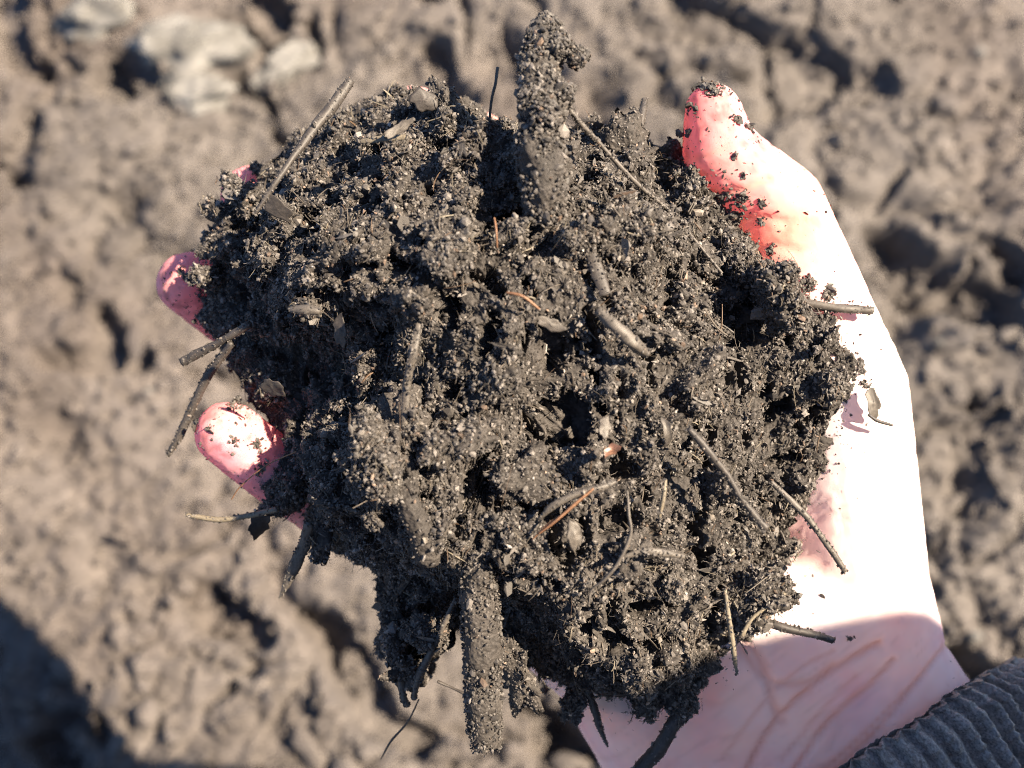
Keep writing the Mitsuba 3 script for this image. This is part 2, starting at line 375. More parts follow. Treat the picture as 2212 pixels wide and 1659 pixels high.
_q = np.stack([(hv - EYE) @ (RIGHT * 0.80 + UP * 0.60), (hv - EYE) @ (UP * 0.80 - RIGHT * 0.60), 0 * hv[:, 0]], 1)
fine = billow(_q * [55, 420, 1] + 3, 17, 2)
hv += hn * (-0.00022 * sstep(0.25, 0.02, fine))[:, None]
hv += hn * (0.0005 * (fbm(hv * 140, 7, 3) - 0.5) + 0.00016 * (fbm(hv * 900, 9, 2) - 0.5))[:, None]
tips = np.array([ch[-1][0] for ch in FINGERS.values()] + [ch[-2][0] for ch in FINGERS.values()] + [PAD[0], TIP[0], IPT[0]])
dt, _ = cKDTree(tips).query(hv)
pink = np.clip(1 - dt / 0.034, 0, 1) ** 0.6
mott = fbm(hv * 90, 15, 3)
c_palm, c_pink_glow, c_crease = np.array([0.86, 0.72, 0.70]), np.array([0.91, 0.35, 0.345]), np.array([0.64, 0.38, 0.31])  # fingertip pink, deepened to paint in the red glow of light through skin
hc = c_palm + (c_pink_glow - c_palm) * np.clip(pink + 0.9 * (mott - 0.42), 0, 1)[:, None]
hc = hc * (1 - 0.10 * sstep(0.22, 0.02, fine) - 0.13 * (fbm(hv * 300, 33, 3) - 0.5))[:, None]
hc = hc + np.array([-0.09, -0.03, 0.04]) * np.clip((fbm(hv * 60, 35, 2) - 0.5) * 3, -1, 1)[:, None]
dirt = np.clip(1 - dt / 0.020, 0, 1) * sstep(0.50, 0.68, fbm(hv * 520, 37, 4)) * (facing > -0.2)
hc = hc * (1 - 0.62 * dirt)[:, None]
hc = hc + (c_crease - hc) * np.clip(0.95 * red, 0, 0.9)[:, None]
# the rest of the crouching photographer, out of the frame
SH_R = np.array([0.335, -0.021, 0.84]); SH_L = np.array([-0.02, -0.36, 0.90]); NECK = np.array([0.19, -0.17, 0.95]); HEAD = np.array([0.20, -0.13, 1.10])
HIP = np.array([0.24, -0.66, 0.42]); LEL = np.array([-0.22, -0.22, 0.72]); LHA = np.array([-0.10, -0.03, 0.90])
fwd = np.array([-0.35, 0.80, -0.48]); fwd /= np.linalg.norm(fwd)
hup = np.cross(RIGHT - fwd * (RIGHT @ fwd), fwd); hup /= np.linalg.norm(hup)
hrt = np.cross(fwd, hup)
coarse = [bone((HEAD + hup * 0.035 - fwd * 0.015, 0.082), (HEAD - hup * 0.01 - fwd * 0.02, 0.078), (HEAD - hup * 0.06 + fwd * 0.045, 0.045), (HEAD - hup * 0.095 + fwd * 0.062, 0.024)),
          bone((HEAD + hup * 0.005 + fwd * 0.083, 0.008), (HEAD - hup * 0.035 + fwd * 0.104, 0.012)),
          bone((HEAD - hup * 0.065 + fwd * 0.088 - hrt * 0.016, 0.007), (HEAD - hup * 0.065 + fwd * 0.088 + hrt * 0.016, 0.007)),
          *[bone((HEAD - fwd * 0.02 + hrt * s * 0.080 + hup * 0.015, 0.012), (HEAD - fwd * 0.012 + hrt * s * 0.078 - hup * 0.03, 0.009)) for s in (-1, 1)],
          *[bone((HEAD + fwd * 0.068 + hrt * s * 0.032 + hup * 0.004, 0.013), (HEAD + fwd * 0.068 + hrt * s * 0.032 + hup * 0.004, 0.013)) for s in (-1, 1)],
          bone((HEAD - hup * 0.05 - fwd * 0.03, 0.056), (NECK, 0.06)), bone((NECK, 0.06), (HIP, 0.09)), bone((NECK, 0.05), (SH_R, 0.04)), bone((NECK, 0.05), (SH_L, 0.04)),
          bone((SH_R, 0.04), (ELBOW, 0.033)), bone((ELBOW, 0.033), (W_MID + F_AX * 0.11, 0.024)), bone((SH_L, 0.04), (LEL, 0.033)), bone((LEL, 0.033), (LHA, 0.022)),
          bone((LHA, 0.022), (LHA + [0.02, 0.02, 0.07], 0.026))]
for k in range(4):
    a = LHA + np.array([-0.005 + 0.012 * k, 0.025, 0.085 + 0.006 * k]); b = a + [0.035, 0.012, 0.018]; c = b + [0.025, -0.01, -0.012]
    coarse += [bone((a, 0.0095), (b, 0.0085), seg=12), bone((b, 0.0085), (c, 0.0075), seg=12)]
coarse.append(bone((LHA + [0.02, 0.0, 0.06], 0.011), (LHA + [0.055, -0.005, 0.055], 0.009), seg=12))
cm = m3.Manifold.batch_boolean(coarse, m3.OpType.Add).refine_to_length(0.012).to_mesh()
rest = trimesh.Trimesh(cm.vert_properties[:, :3], cm.tri_verts, process=True)
trimesh.smoothing.filter_taubin(rest, iterations=6)
rv, rf = np.array(rest.vertices), np.array(rest.faces)
tag('person', 'person in a charcoal knit sleeve holding out one palm under the soil', 'person')
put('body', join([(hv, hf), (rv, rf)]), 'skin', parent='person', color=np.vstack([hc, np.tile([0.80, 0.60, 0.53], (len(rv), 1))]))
# thumbnail: a curved plate on the outer side of the thumb
nt = []
nax = (TIP[0] - PAD[0]) / np.linalg.norm(TIP[0] - PAD[0])
nout = RIGHT * 0.90 + BACK * -0.42; nout -= nax * (nout @ nax); nout /= np.linalg.norm(nout)
nsid = np.cross(nax, nout)
cs = PAD[0] + nax * 0.004
for i in range(9):
    for j in range(9):
        s_, t_ = i / 8 - 0.55, (j / 8 - 0.5) * 1.4
        rad = 0.0073 - 0.0014 * (i / 8)
        nt.append(cs + nax * 0.0125 * s_ + rad * (nout * math.cos(t_) + nsid * math.sin(t_)))
nt = np.array(nt); nf = []
for i in range(8):
    for j in range(8):
        a = i * 9 + j
        nf += [[a, a + 1, a + 10], [a, a + 10, a + 9]]
nf = np.array(nf)
put('thumbnail', (np.vstack([nt, nt - nout * 0.0008]), np.vstack([nf, nf[:, ::-1] + 81])), 'nail', parent='person')
# sleeve and jumper
def sleeve_mesh():
    cuff_c = at(1800, 1668, -26) + F_AX * 0.001 + SIDE * 0.007
    L, nr, ns = 0.105, 130, 760
    v = []
    th = np.linspace(0, 2 * np.pi, ns, endpoint=False)
    for i in range(nr):
        s = i / (nr - 1)
        z = s ** 1.5 * L
        roll = 1 - 0.10 * math.exp(-(z / 0.003) ** 2)
        a, b = (0.0495 + 0.05 * z) * roll, (0.0300 + 0.08 * z) * roll
        phase = th * 68 + 0.8 * np.sin(z * 60 + 3 * th)
        rib = 0.5 + 0.5 * np.cos(phase)
        disp = 0.0024 * rib ** 0.8
        st = 0.5 + 0.5 * np.cos(z * 2 * np.pi / 0.0022 + 1.3 * np.cos(phase * 2))
        disp += 0.0007 * st * (0.4 + 0.6 * rib)
        c = cuff_c + F_AX * (z - 0.0165 * np.sin(th) * math.exp(-z / 0.05))[:, None]
        p = c + np.outer((a + disp) * np.cos(th), SIDE) + np.outer((b + disp) * np.sin(th), np.cross(F_AX, SIDE))
        v.append(p)
    inner = [cuff_c + F_AX * (z - 0.0165 * np.sin(th))[:, None] + np.outer((0.0415) * np.cos(th), SIDE) + np.outer(0.0262 * np.sin(th), np.cross(F_AX, SIDE)) for z in (0.0, 0.02)]
    rows = [inner[1], inner[0]] + v
    V = np.vstack(rows)
    V += 0.0006 * (np.stack([fbm(V * 900, 91, 2), fbm(V * 900 + 31, 92, 2), fbm(V * 900 + 67, 93, 2)], 1) - 0.5) * 2
    V += 0.0030 * (np.stack([fbm(V * 45, 94, 2), fbm(V * 45 + 31, 95, 2), fbm(V * 45 + 67, 96, 2)], 1) - 0.5)
    n = len(rows)
    i, j = np.meshgrid(np.arange(n - 1), np.arange(ns), indexing='ij')
    a = (i * ns + j).ravel(); b = (i * ns + (j + 1) % ns).ravel(); c = ((i + 1) * ns + (j + 1) % ns).ravel(); d = ((i + 1) * ns + j).ravel()
    return V, np.vstack([np.stack([a, b, c], 1), np.stack([a, c, d], 1)]), cuff_c
sv, sf, CUFF = sleeve_mesh()
put('cuff', (sv, sf), 'knit_wool', parent='person', label='charcoal ribbed knit cuff at the wrist')
jm = m3.Manifold.batch_boolean([bone((CUFF + F_AX * 0.10 + SIDE * 0.012, 0.042), (CUFF + F_AX * 0.10 - SIDE * 0.012, 0.042), (ELBOW, 0.055)), bone((ELBOW, 0.055), (SH_R, 0.072)), bone((SH_R + [0.03, 0.0, -0.045], 0.068), (SH_R, 0.074), (SH_R + [-0.02, -0.004, 0.03], 0.070)),
     bone((SH_R, 0.062), (SH_L, 0.062), (NECK - [0, 0.02, 0.05], 0.075), (HIP + [0.09, 0.02, 0.06], 0.11), (HIP + [-0.09, 0.02, 0.06], 0.11)), bone((NECK, 0.068), (NECK + (HEAD - NECK) * 0.3, 0.066)),
     bone((SH_L, 0.062), (LEL, 0.052)), bone((LEL, 0.052), (LHA - (LHA - LEL) * 0.1, 0.036))], m3.OpType.Add).refine_to_length(0.012).to_mesh()
jt = trimesh.Trimesh(jm.vert_properties[:, :3], jm.tri_verts, process=True)
trimesh.smoothing.filter_taubin(jt, iterations=8)
jv = np.array(jt.vertices); jv += vnormals(jv, np.array(jt.faces)) * (0.008 * (fbm(jv * 22, 55, 3) - 0.5))[:, None]
put('jumper', (jv, np.array(jt.faces)), 'knit_wool', parent='person')
legs = []
for s, knee, foot in ((1, np.array([0.44, -0.32, 0.54]), np.array([0.42, -0.52, 0.265])), (-1, np.array([0.06, -0.40, 0.285]), np.array([0.10, -0.86, 0.28]))):
    hp = HIP + RIGHT * 0.09 * s - np.array([0, 0, 0.02])
    legs += [bone((HIP + RIGHT * 0.06 * s, 0.125), (hp, 0.10)), bone((hp, 0.10), (knee, 0.066)), bone((knee, 0.066), (foot, 0.052))]
lm = m3.Manifold.batch_boolean(legs, m3.OpType.Add).refine_to_length(0.015).to_mesh()
put('trousers', (lm.vert_properties[:, :3], lm.tri_verts), 'denim', parent='person')
for foot, d in ((np.array([0.42, -0.52, 0.265]), np.array([0.0, 1.0, 0])), (np.array([0.10, -0.86, 0.28]), np.array([0, -0.2, -0.3]))):
    bm = bone((foot, 0.055), (foot + d * 0.09 - [0, 0, 0.015], 0.044), (foot + d * 0.17 - [0, 0, 0.02], 0.034), (foot - d * 0.04, 0.045)).refine_to_length(0.015).to_mesh()
    put('boot', (bm.vert_properties[:, :3], bm.tri_verts), 'boot_rubber', parent='person')
hm = (bone((HEAD + hup * 0.045 - fwd * 0.022, 0.088), (HEAD - fwd * 0.035, 0.086), (HEAD - fwd * 0.05 - hup * 0.05, 0.06)) - bone((HEAD + fwd * 0.09 - hup * 0.06, 0.085), (HEAD + fwd * 0.12 + hup * 0.0, 0.085))).refine_to_length(0.006).to_mesh()
hhv = np.array(hm.vert_properties[:, :3], float)
hhv += vnormals(hhv, np.array(hm.tri_verts)) * (0.010 * (billow(hhv * 60, 77, 2) - 0.4))[:, None]
put('hair', (hhv, hm.tri_verts), 'hair_brown', parent='person')

# ------------------------------------------------------------------ the heap of compost
OUT = [(760, 195), (850, 180), (930, 195), (1010, 205), (1100, 250), (1230, 262), (1300, 290), (1350, 268), (1395, 275), (1440, 330), (1500, 410), (1525, 445), (1555, 505), (1615, 570), (1665, 630),
       (1750, 670), (1785, 740), (1815, 790), (1800, 850), (1770, 920), (1755, 980), (1725, 1080), (1712, 1150), (1690, 1200), (1665, 1260), (1655, 1330), (1605, 1375), (1540, 1440), (1495, 1500),
       (1440, 1530), (1300, 1540), (1235, 1520), (1200, 1475), (1150, 1465), (1095, 1485), (1080, 1420), (1040, 1300), (985, 1240), (950, 1290), (965, 1400), (890, 1500), (845, 1475), (795, 1415), (825, 1345), (805, 1262), (740, 1212),
       (680, 1180), (640, 1150), (618, 1080), (602, 1000), (560, 920), (500, 845), (470, 770), (408, 690), (428, 610), (450, 560), (425, 500), (452, 450), (540, 385), (525, 350), (600, 300), (690, 248)]
outline = np.array([loc(a, b, -6)[:2] for a, b in OUT])
CTRL = [(1085, 330, 24), (1050, 275, 15), (1110, 290, 17), (950, 250, 13), (1000, 400, 27), (1150, 450, 28), (1350, 340, 14), (1450, 430, 12), (800, 320, 14), (730, 470, 22), (700, 590, 30), (640, 655, 22), (850, 560, 33), (1000, 600, 36),
        (1200, 650, 36), (1400, 650, 28), (1600, 690, 15), (1720, 770, 6), (720, 770, 0), (850, 800, 20), (950, 850, 30), (800, 930, 28), (700, 1000, 22), (1100, 850, 35), (1185, 890, 28),
        (1300, 900, 32), (1500, 950, 24), (1670, 1000, 10), (900, 1050, 32), (1100, 1100, 34), (1300, 1150, 30), (1500, 1200, 22), (1620, 1250, 10), (750, 1130, 20), (900, 1190, 26), (1180, 1300, 27),
        (1400, 1340, 20), (1560, 1340, 10), (1300, 1460, 14), (1430, 1470, 10), (870, 1340, 6), (880, 1430, 3), (600, 450, 2), (560, 560, 1), (520, 700, -6), (600, 820, -5), (560, 620, 3), (640, 380, 1), (620, 900, 0), (1050, 1250, 24)]
cq = np.array([loc(*c) for c in CTRL])
edge = np.array([[*o, -8] for o in outline[::2]])
allc = np.vstack([cq, edge])
height = RBFInterpolator(allc[:, :2], allc[:, 2], kernel='thin_plate_spline', smoothing=2.0)
centre = loc(1110, 830, 0)[:2]
rel = outline - centre
ang = np.arctan2(rel[:, 1], rel[:, 0]); rad = np.linalg.norm(rel, axis=1)
o = np.argsort(ang); ang, rad = ang[o], rad[o]
NA, NR = 620, 230
th = np.linspace(-np.pi, np.pi, NA, endpoint=False)
RO = np.interp(th, np.r_[ang - 2 * np.pi, ang, ang + 2 * np.pi], np.r_[rad, rad, rad])
rim_xy = centre + RO[:, None] * np.stack([np.cos(th), np.sin(th)], -1)
_hl = np.stack([(hv - EYE) @ RIGHT, (hv - EYE) @ UP, (hv - EYE) @ BACK + 0.25], 1) * 1000
_up = vnormals(_hl, hf)[:, 2] > 0.2
_d, _i = cKDTree(_hl[_up][:, :2]).query(rim_xy)
BASE = np.where(_d < 2.0, np.maximum(_hl[_up][_i, 2] - 1.0, -14), -14.0)      # the rim of the heap sits on the skin where there is skin below it
BASE = np.where(rim_xy[:, 0] < -30, -14.0, BASE)
BASE = np.convolve(np.r_[BASE[-12:], BASE, BASE[:12]], np.ones(25) / 25, 'valid')
rho = np.sqrt(np.linspace(0, 1, NR + 1)[1:]) ** 1.0
def heap_mesh():
    XY = centre + rho[:, None, None] * (RO[None, :, None] * np.stack([np.cos(th), np.sin(th)], -1)[None])
    flat = XY.reshape(-1, 2)
    H = height(flat).reshape(NR, NA)
    rimd = ((1 - rho)[:, None] * RO[None])                  # millimetres inside the rim
    k = np.clip(rimd / 9.0, 0, 1)
    BS = BASE[None]
    H = BS + np.maximum(H - BS, 5) * np.sqrt(np.clip(1 - (1 - k) ** 2, 0, 1))
    top = np.concatenate([XY, H[..., None]], -1)
    bot_r = rho[::-12][1:]
    bot = np.stack([np.concatenate([centre + q * (RO[:, None] * np.stack([np.cos(th), np.sin(th)], -1)), (-21 + (BASE + 21) * q ** 2)[:, None]], 1) for q in bot_r])
    rows = np.concatenate([top, bot])
    n = len(rows)
    v = np.vstack([[[*centre, H[0].mean()]], rows.reshape(-1, 3), [[*centre, -21]]])
    i, j = np.meshgrid(np.arange(n - 1), np.arange(NA), indexing='ij')
    a = (1 + i * NA + j).ravel(); b = (1 + i * NA + (j + 1) % NA).ravel(); c = (1 + (i + 1) * NA + (j + 1) % NA).ravel(); d = (1 + (i + 1) * NA + j).ravel()
    k = np.arange(NA)
    f = np.vstack([np.stack([a, c, b], 1), np.stack([a, d, c], 1), np.stack([0 * k, 1 + k, 1 + (k + 1) % NA], 1),
                   np.stack([0 * k + len(v) - 1, 1 + (n - 1) * NA + (k + 1) % NA, 1 + (n - 1) * NA + k], 1)])
    nrm = vnormals(v, f)
    nrm[:, 2] += 0.15
    st = np.array([1.0, 0.74, 1.0])
    d = 3.4 * (billow(v * st / 10.0, 201, 2) - 0.42) + 3.6 * (billow(v * st / 3.9 + 9, 202, 3) - 0.42) + 1.3 * (billow(v * st / 1.5 + 5, 203, 2) - 0.4)
    holes = sstep(0.57, 0.63, fbm(v * st / 4.2 + 31, 205, 3))
    d = d - 5.0 * holes * sstep(-8, 0, v[:, 2])
    return v + nrm * d[:, None], f, d
bv, bf, bd = heap_mesh()
btree = cKDTree(bv)
tag('compost_heap', 'heap of dark moist compost heaped on the open hand', 'compost')
HP = 'compost_heap'
put('soil_mass', (world(bv), bf), 'heap_soil', parent=HP)
r = np.random.default_rng(77)
_rim = cKDTree(np.vstack([outline[i] * (1 - t) + outline[(i + 1) % len(outline)] * t for i in range(len(outline)) for t in np.linspace(0, 1, 8)]))
rimdist = lambda c: _rim.query(c[:, :2])[0]
hidden_floor = lambda c, n: (n[:, 2] > -0.25) * (c[:, 2] > -15) * np.clip((bd[btree.query(c)[1]] + 2.6) / 2.6, 0.06, 1)
cp, cn = surf_sample(bv, bf, 250, r, lambda c, n: hidden_floor(c, n) * (n[:, 2] > 0.3) * (rimdist(c) > 3.0))
clod_v, bare_v = [], []
cvar = [lump(r, 3 if k < 6 else 2, 0.62, 400 + k) for k in range(16)]
cvar = [(v * (1 + 0.22 * (billow(v * 4.5, 430 + k, 2) - 0.4))[:, None], f) for k, (v, f) in enumerate(cvar)]
cply = [mikit.ply((v, f), 'heap_soil', smooth=True) for v, f in cvar]
Mw = np.eye(4); Mw[:3, 0], Mw[:3, 1], Mw[:3, 2] = RIGHT / 1000, UP / 1000, BACK / 1000; Mw[:3, 3] = EYE - BACK * 0.25
def clod_at(p, s, k, name='clod', R=None, sc=None):
    M = np.eye(4); R = rand_rot(1, r)[0] if R is None else R
    M[:3, :3] = R * (s * (np.exp(r.normal(0, 0.25, 3)) if sc is None else sc))[None]
    M[:3, 3] = p
    v, f = cvar[k]
    (bare_v if k % 3 == 0 else clod_v).append((v @ M[:3, :3].T + M[:3, 3], f))
    put(name, None, None, parent=HP, ply=cply[k], to_world=T((Mw @ M).tolist()))
for k in range(250):
    s = float(np.clip(np.exp(r.normal(math.log(2.5), 0.45)), 1.2, 6.5))
    clod_at(cp[k] + cn[k] * s * r.uniform(-0.2, 0.75), s, k % 6 if s > 3.2 else 6 + k % 10)
for px, py, h, s in ((1590, 655, 7, 6.0), (1615, 705, 6, 5.5), (1640, 660, 6, 4.5), (1560, 620, 10, 4.5), (1485, 655, 22, 5.0), (880, 1450, 2, 4.5), (850, 1390, 2, 5), (920, 1370, 4, 4.5), (1575, 450, 4, 2.6), (1545, 440, 4, 2.6), (1735, 640, 4, 2.4), (1710, 625, 4, 2.2), (1815, 770, 1, 2.2), (1745, 1010, 3, 3.0),
                       (1240, 1520, -2, 3.5), (1400, 1510, 0, 4), (1520, 1430, 2, 4), (510, 420, -2, 3.4), (470, 460, -4, 3.0), (480, 520, -6, 4), (450, 600, -6, 4), (1350, 310, 8, 4.5), (1110, 1450, 6, 4.5), (900, 220, 3, 3.4), (1000, 240, 5, 4)):
    clod_at(loc(px, py, h), s, int(r.integers(16)))
surface = join([(bv, bf)] + clod_v)

# --- stalks and twigs (things that lie in the heap)
TW = []
def twig(name, pts, label, bs='dark_wood', cat='twig', rough=0.25, sides=10, flat=1.0, n=None, group=None, seedscale=0.0012):
    """pts: rows (px, py, h, width in mm)."""
    P = np.array([[*loc(a, b, h), w / 2 * (0.82 if cat in ('twig', 'straw', 'root') else 1.0)] for a, b, h, w in pts])
    L = np.linalg.norm(np.diff(P[:, :3], axis=0), axis=1).sum()
    S = spline(P, n or int(max(8, L / 0.8)))
    S[:, 3] = np.maximum(S[:, 3], 0.05)
    seed = int(abs(pts[0][0] * 7 + pts[0][1]))
    w = world(S[:, :3] + 0.18 * S[:, 3:4].max() * (np.stack([fbm(S[:, :3] / 6, seed + q, 2) for q in range(3)], 1) - 0.5) * 2)
    m = sweep(w, S[:, 3] / 1000, sides, rough, seed, seedscale, flat)
    key = put(name, m, bs, label, cat, group=group)
    TW.append((key, S))
    return S, m
crust = []
S1, _ = twig('stalk', [(1180, 42, 30, 3.2), (1176, 80, 31, 6.4), (1168, 125, 31, 7.6), (1165, 165, 32, 7.0), (1174, 215, 33, 8.8), (1172, 262, 34, 7.8), (1166, 320, 35, 8.6), (1174, 400, 35, 8.2), (1178, 470, 32, 7.6)],
             'thick soil-crusted stalk standing out above the top of the heap', 'heap_soil', 'stalk', 0.28, 26, seedscale=0.003)
crust.append((S1, 5200, 1.0))
S2, _ = twig('stalk', [(1030, 1190, 27, 6.5), (1035, 1280, 25, 7.4), (1042, 1400, 23, 7.4), (1045, 1520, 21, 7.3), (1050, 1612, 20, 6.0)],
             'thick grey gritty stalk hanging below the bottom of the heap', 'heap_soil', 'stalk', 0.12, 26, seedscale=0.003)
crust.append((S2, 3600, 0.8))
twig('twig', [(757, 172, 14, 2.2), (735, 205, 15, 3.0), (690, 265, 18, 2.8), (640, 330, 21, 2.0), (595, 395, 23, 1.5), (550, 462, 23, 1.0)], 'long straight grey twig leaning across the upper left edge of the heap', 'dark_wood', rough=0.15)
twig('rootlet', [(1205, 195, 34, 1.2), (1245, 255, 32, 1.3), (1300, 315, 28, 1.2), (1380, 400, 24, 1.1), (1450, 460, 20, 0.9), (1560, 590, 20, 0.8)], 'gritty thin root running from the top stalk down the right shoulder of the heap', 'grey_wood', 'root')
twig('twig', [(1392, 215, 2, 1.8), (1386, 250, 4, 2.2), (1380, 300, 6, 2.0)], 'short blurred dark stub poking up from the upper right rim', 'dark_wood')
twig('twig', [(394, 782, 2, 2.2), (420, 768, 3, 2.6), (470, 742, 5, 2.4), (540, 700, 8, 2.0)], 'short dark stub sticking out of the left side between two fingertips', 'dark_wood')
twig('twig', [(362, 984, -4, 1.4), (385, 945, -3, 2.4), (415, 880, -1, 2.4), (450, 810, 2, 2.6), (500, 740, 6, 2.2)], 'long dark twig hanging down beside the lowest fingertip', 'dark_wood')
twig('twig', [(402, 1112, 2, 1.0), (430, 1117, 2, 1.4), (480, 1122, 2, 1.5), (540, 1112, 3, 1.5), (600, 1100, 5, 1.8)], 'pale peeled twig lying level below the lowest fingertip', 'pale_straw')
twig('splinter', [(604, 1290, 0, 0.5), (622, 1255, 2, 1.8), (640, 1215, 4, 3.0), (655, 1175, 6, 2.6), (668, 1130, 9, 2.0)], 'silvery pointed splinter hanging from the lower left of the heap', 'grey_wood', 'splinter', flat=0.5)
twig('twig', [(1488, 925, 33, 1.6), (1530, 975, 33, 1.9), (1565, 1020, 32, 1.7), (1600, 1075, 31, 1.8), (1635, 1120, 30, 1.9), (1655, 1142, 30, 2.4)], 'black bent twig lying on the right side of the heap', 'dark_wood')
twig('twig', [(1665, 1040, 24, 1.1), (1695, 1070, 24, 1.4), (1745, 1120, 24, 1.6), (1790, 1180, 23, 1.5), (1825, 1234, 22, 1.5)], 'grey-brown twig reaching over the bright palm at right', 'grey_wood')
twig('twig', [(1640, 1340, 12, 2.2), (1690, 1354, 13, 2.3), (1750, 1368, 13, 2.1), (1800, 1384, 13, 1.7)], 'smooth dark stub pointing right over the wrist', 'dark_wood', rough=0.08)
twig('twig', [(1720, 650, 14, 2.4), (1800, 664, 15, 2.2), (1850, 668, 15, 2.1), (1886, 671, 15, 1.9)], 'grey gritty stub lying level across the base of the thumb', 'grey_wood')
twig('straw', [(1566, 1272, 24, 1.0), (1575, 1340, 24, 1.2), (1584, 1400, 23, 1.3), (1592, 1456, 22, 0.6)], 'pale grey straw hanging over the lower right rim', 'pale_straw', 'straw', rough=0.1)
twig('straw', [(1602, 1372, 18, 1.2), (1625, 1335, 18, 1.1), (1665, 1305, 18, 1.0), (1697, 1280, 17, 0.9)], 'bent tan straw at the lower right rim beside the palm', 'pale_straw', 'straw', rough=0.2)
twig('twig', [(1478, 1530, 0, 4.6), (1455, 1565, 1, 4.2), (1420, 1619, 1, 4.4), (1376, 1665, 2, 4.0), (1340, 1700, 2, 3.6)], 'thick black twig running off the bottom edge over the wrist', 'dark_wood', rough=0.15, sides=14)
twig('splinter', [(1262, 1470, 0, 1.8), (1285, 1535, -1, 1.6), (1298, 1575, -1, 1.3), (1313, 1612, -1, 0.3)], 'small black spike below the bottom rim, left of the thick black twig', 'dark_wood', 'splinter')
twig('rootlet', [(945, 1472, 3, 0.8), (975, 1485, 3, 0.8), (1010, 1502, 4, 0.8)], 'thin rootlet bridging the hanging clump and the lower stalk', 'dark_wood', 'root')
twig('rootlet', [(905, 1510, 0, 0.4), (880, 1560, -2, 0.5), (845, 1600, -4, 0.7), (822, 1640, -6, 0.3)], 'fine rootlet dangling below the hanging clump', 'dark_wood', 'root')
twig('rootlet', [(850, 1380, 4, 1.2), (862, 1440, 4, 1.8), (870, 1500, 3, 2.2), (880, 1525, 2, 1.6)], 'forked grey root end at the bottom of the hanging clump', 'grey_wood', 'root')
twig('rootlet', [(985, 1290, 8, 1.2), (945, 1380, 7, 1.6), (905, 1460, 5, 2.0), (893, 1510, 3, 1.4)], 'grey root slanting down through the hanging clump', 'grey_wood', 'root')
twig('fibre', [(1282, 1055, 38, 0.5), (1240, 1090, 38, 0.7), (1200, 1125, 38, 0.6), (1165, 1152, 37, 0.4)], 'bright orange fibre lying in the middle of the heap', 'rust_fibre', 'fibre', sides=6)
twig('fibre', [(1215, 1110, 37, 0.4), (1180, 1135, 37, 0.5), (1150, 1165, 36, 0.3)], 'shorter rusty fibre just left of the bright orange fibre', 'rust_fibre', 'fibre', sides=6)
twig('twig', [(1165, 1120, 36, 1.0), (1195, 1092, 37, 1.8), (1240, 1068, 37, 2.0), (1290, 1055, 37, 1.8), (1330, 1040, 36, 1.0)], 'arched grey-brown twig in the middle of the heap above the orange fibre', 'grey_wood')
twig('rootlet', [(1355, 1060, 36, 0.5), (1358, 1110, 37, 0.8), (1362, 1155, 37, 0.9), (1335, 1215, 37, 1.0), (1305, 1252, 36, 0.9), (1278, 1275, 35, 0.5), (1272, 1310, 35, 0.3)], 'long wavy rootlet trailing down the lower middle of the heap', 'grey_wood', 'root', sides=7)
twig('straw', [(1438, 1036, 33, 0.7), (1434, 1070, 34, 1.1), (1424, 1118, 33, 0.7)], 'short yellow straw standing in the right half of the heap', 'pale_straw', 'straw', sides=7)
twig('twig', [(1345, 1205, 35, 1.2), (1390, 1190, 35, 1.8), (1430, 1194, 34, 2.0), (1480, 1202, 32, 1.2)], 'flat brown twig lying level in the lower right of the heap', 'grey_wood', flat=0.6)
twig('stick', [(862, 1040, 33, 3.6), (885, 1090, 34, 5.0), (913, 1150, 33, 5.4), (925, 1215, 30, 4.6)], 'broad grey stick slanting down the lower left of the heap', 'heap_soil', 'stick', flat=0.7, sides=18)
twig('stick', [(905, 700, 35, 1.4), (893, 760, 36, 1.8), (880, 830, 34, 1.6), (872, 930, 33, 1.2)], 'upright dark sliver of wood left of the middle of the heap', 'grey_wood', 'stick', flat=0.6)
twig('stick', [(1290, 670, 37, 1.8), (1330, 705, 38, 2.5), (1370, 740, 37, 2.7), (1398, 762, 34, 1.8)], 'stubby grey stick slanting right above the middle of the heap', 'grey_wood', 'stick', sides=14)
twig('stick', [(1275, 540, 33, 2.0), (1290, 585, 34, 2.8), (1308, 635, 35, 2.2)], 'brown wood sliver sunk in a hole below the thick top stalk', 'rust_fibre' if False else 'dark_wood', 'stick', flat=0.4)
twig('splinter', [(780, 305, 26, 0.8), (820, 300, 27, 1.3), (880, 296, 28, 1.0)], 'thin tan splinter near the upper left top of the heap', 'pale_straw', 'splinter', flat=0.5)
twig('splinter', [(628, 668, 31, 1.4), (660, 668, 32, 2.0), (690, 672, 32, 1.6)], 'short pale stub lying level on the left slope', 'grey_wood', 'splinter')
twig('fibre', [(1068, 470, 37, 0.4), (1072, 500, 38, 0.5), (1074, 535, 37, 0.3)], 'short reddish fibre below and left of the top stalk', 'rust_fibre', 'fibre', sides=6)
twig('fibre', [(1095, 632, 39, 0.5), (1130, 640, 40, 0.8), (1165, 668, 39, 0.5)], 'curved tan fibre near the centre of the heap', 'rust_fibre', 'fibre', sides=6)
twig('rootlet', [(1055, 290, 14, 0.6), (1062, 215, 17, 0.7), (1070, 180, 18, 0.8), (1075, 145, 18, 0.8)], 'fine upright rootlet left of the top stalk', 'grey_wood', 'root', sides=6)
twig('fibre', [(500, 1078, 6, 0.25), (520, 1050, 8, 0.3), (575, 1005, 10, 0.3), (640, 975, 14, 0.3)], 'hair-thin orange fibre over the lowest finger', 'rust_fibre', 'fibre', sides=5)

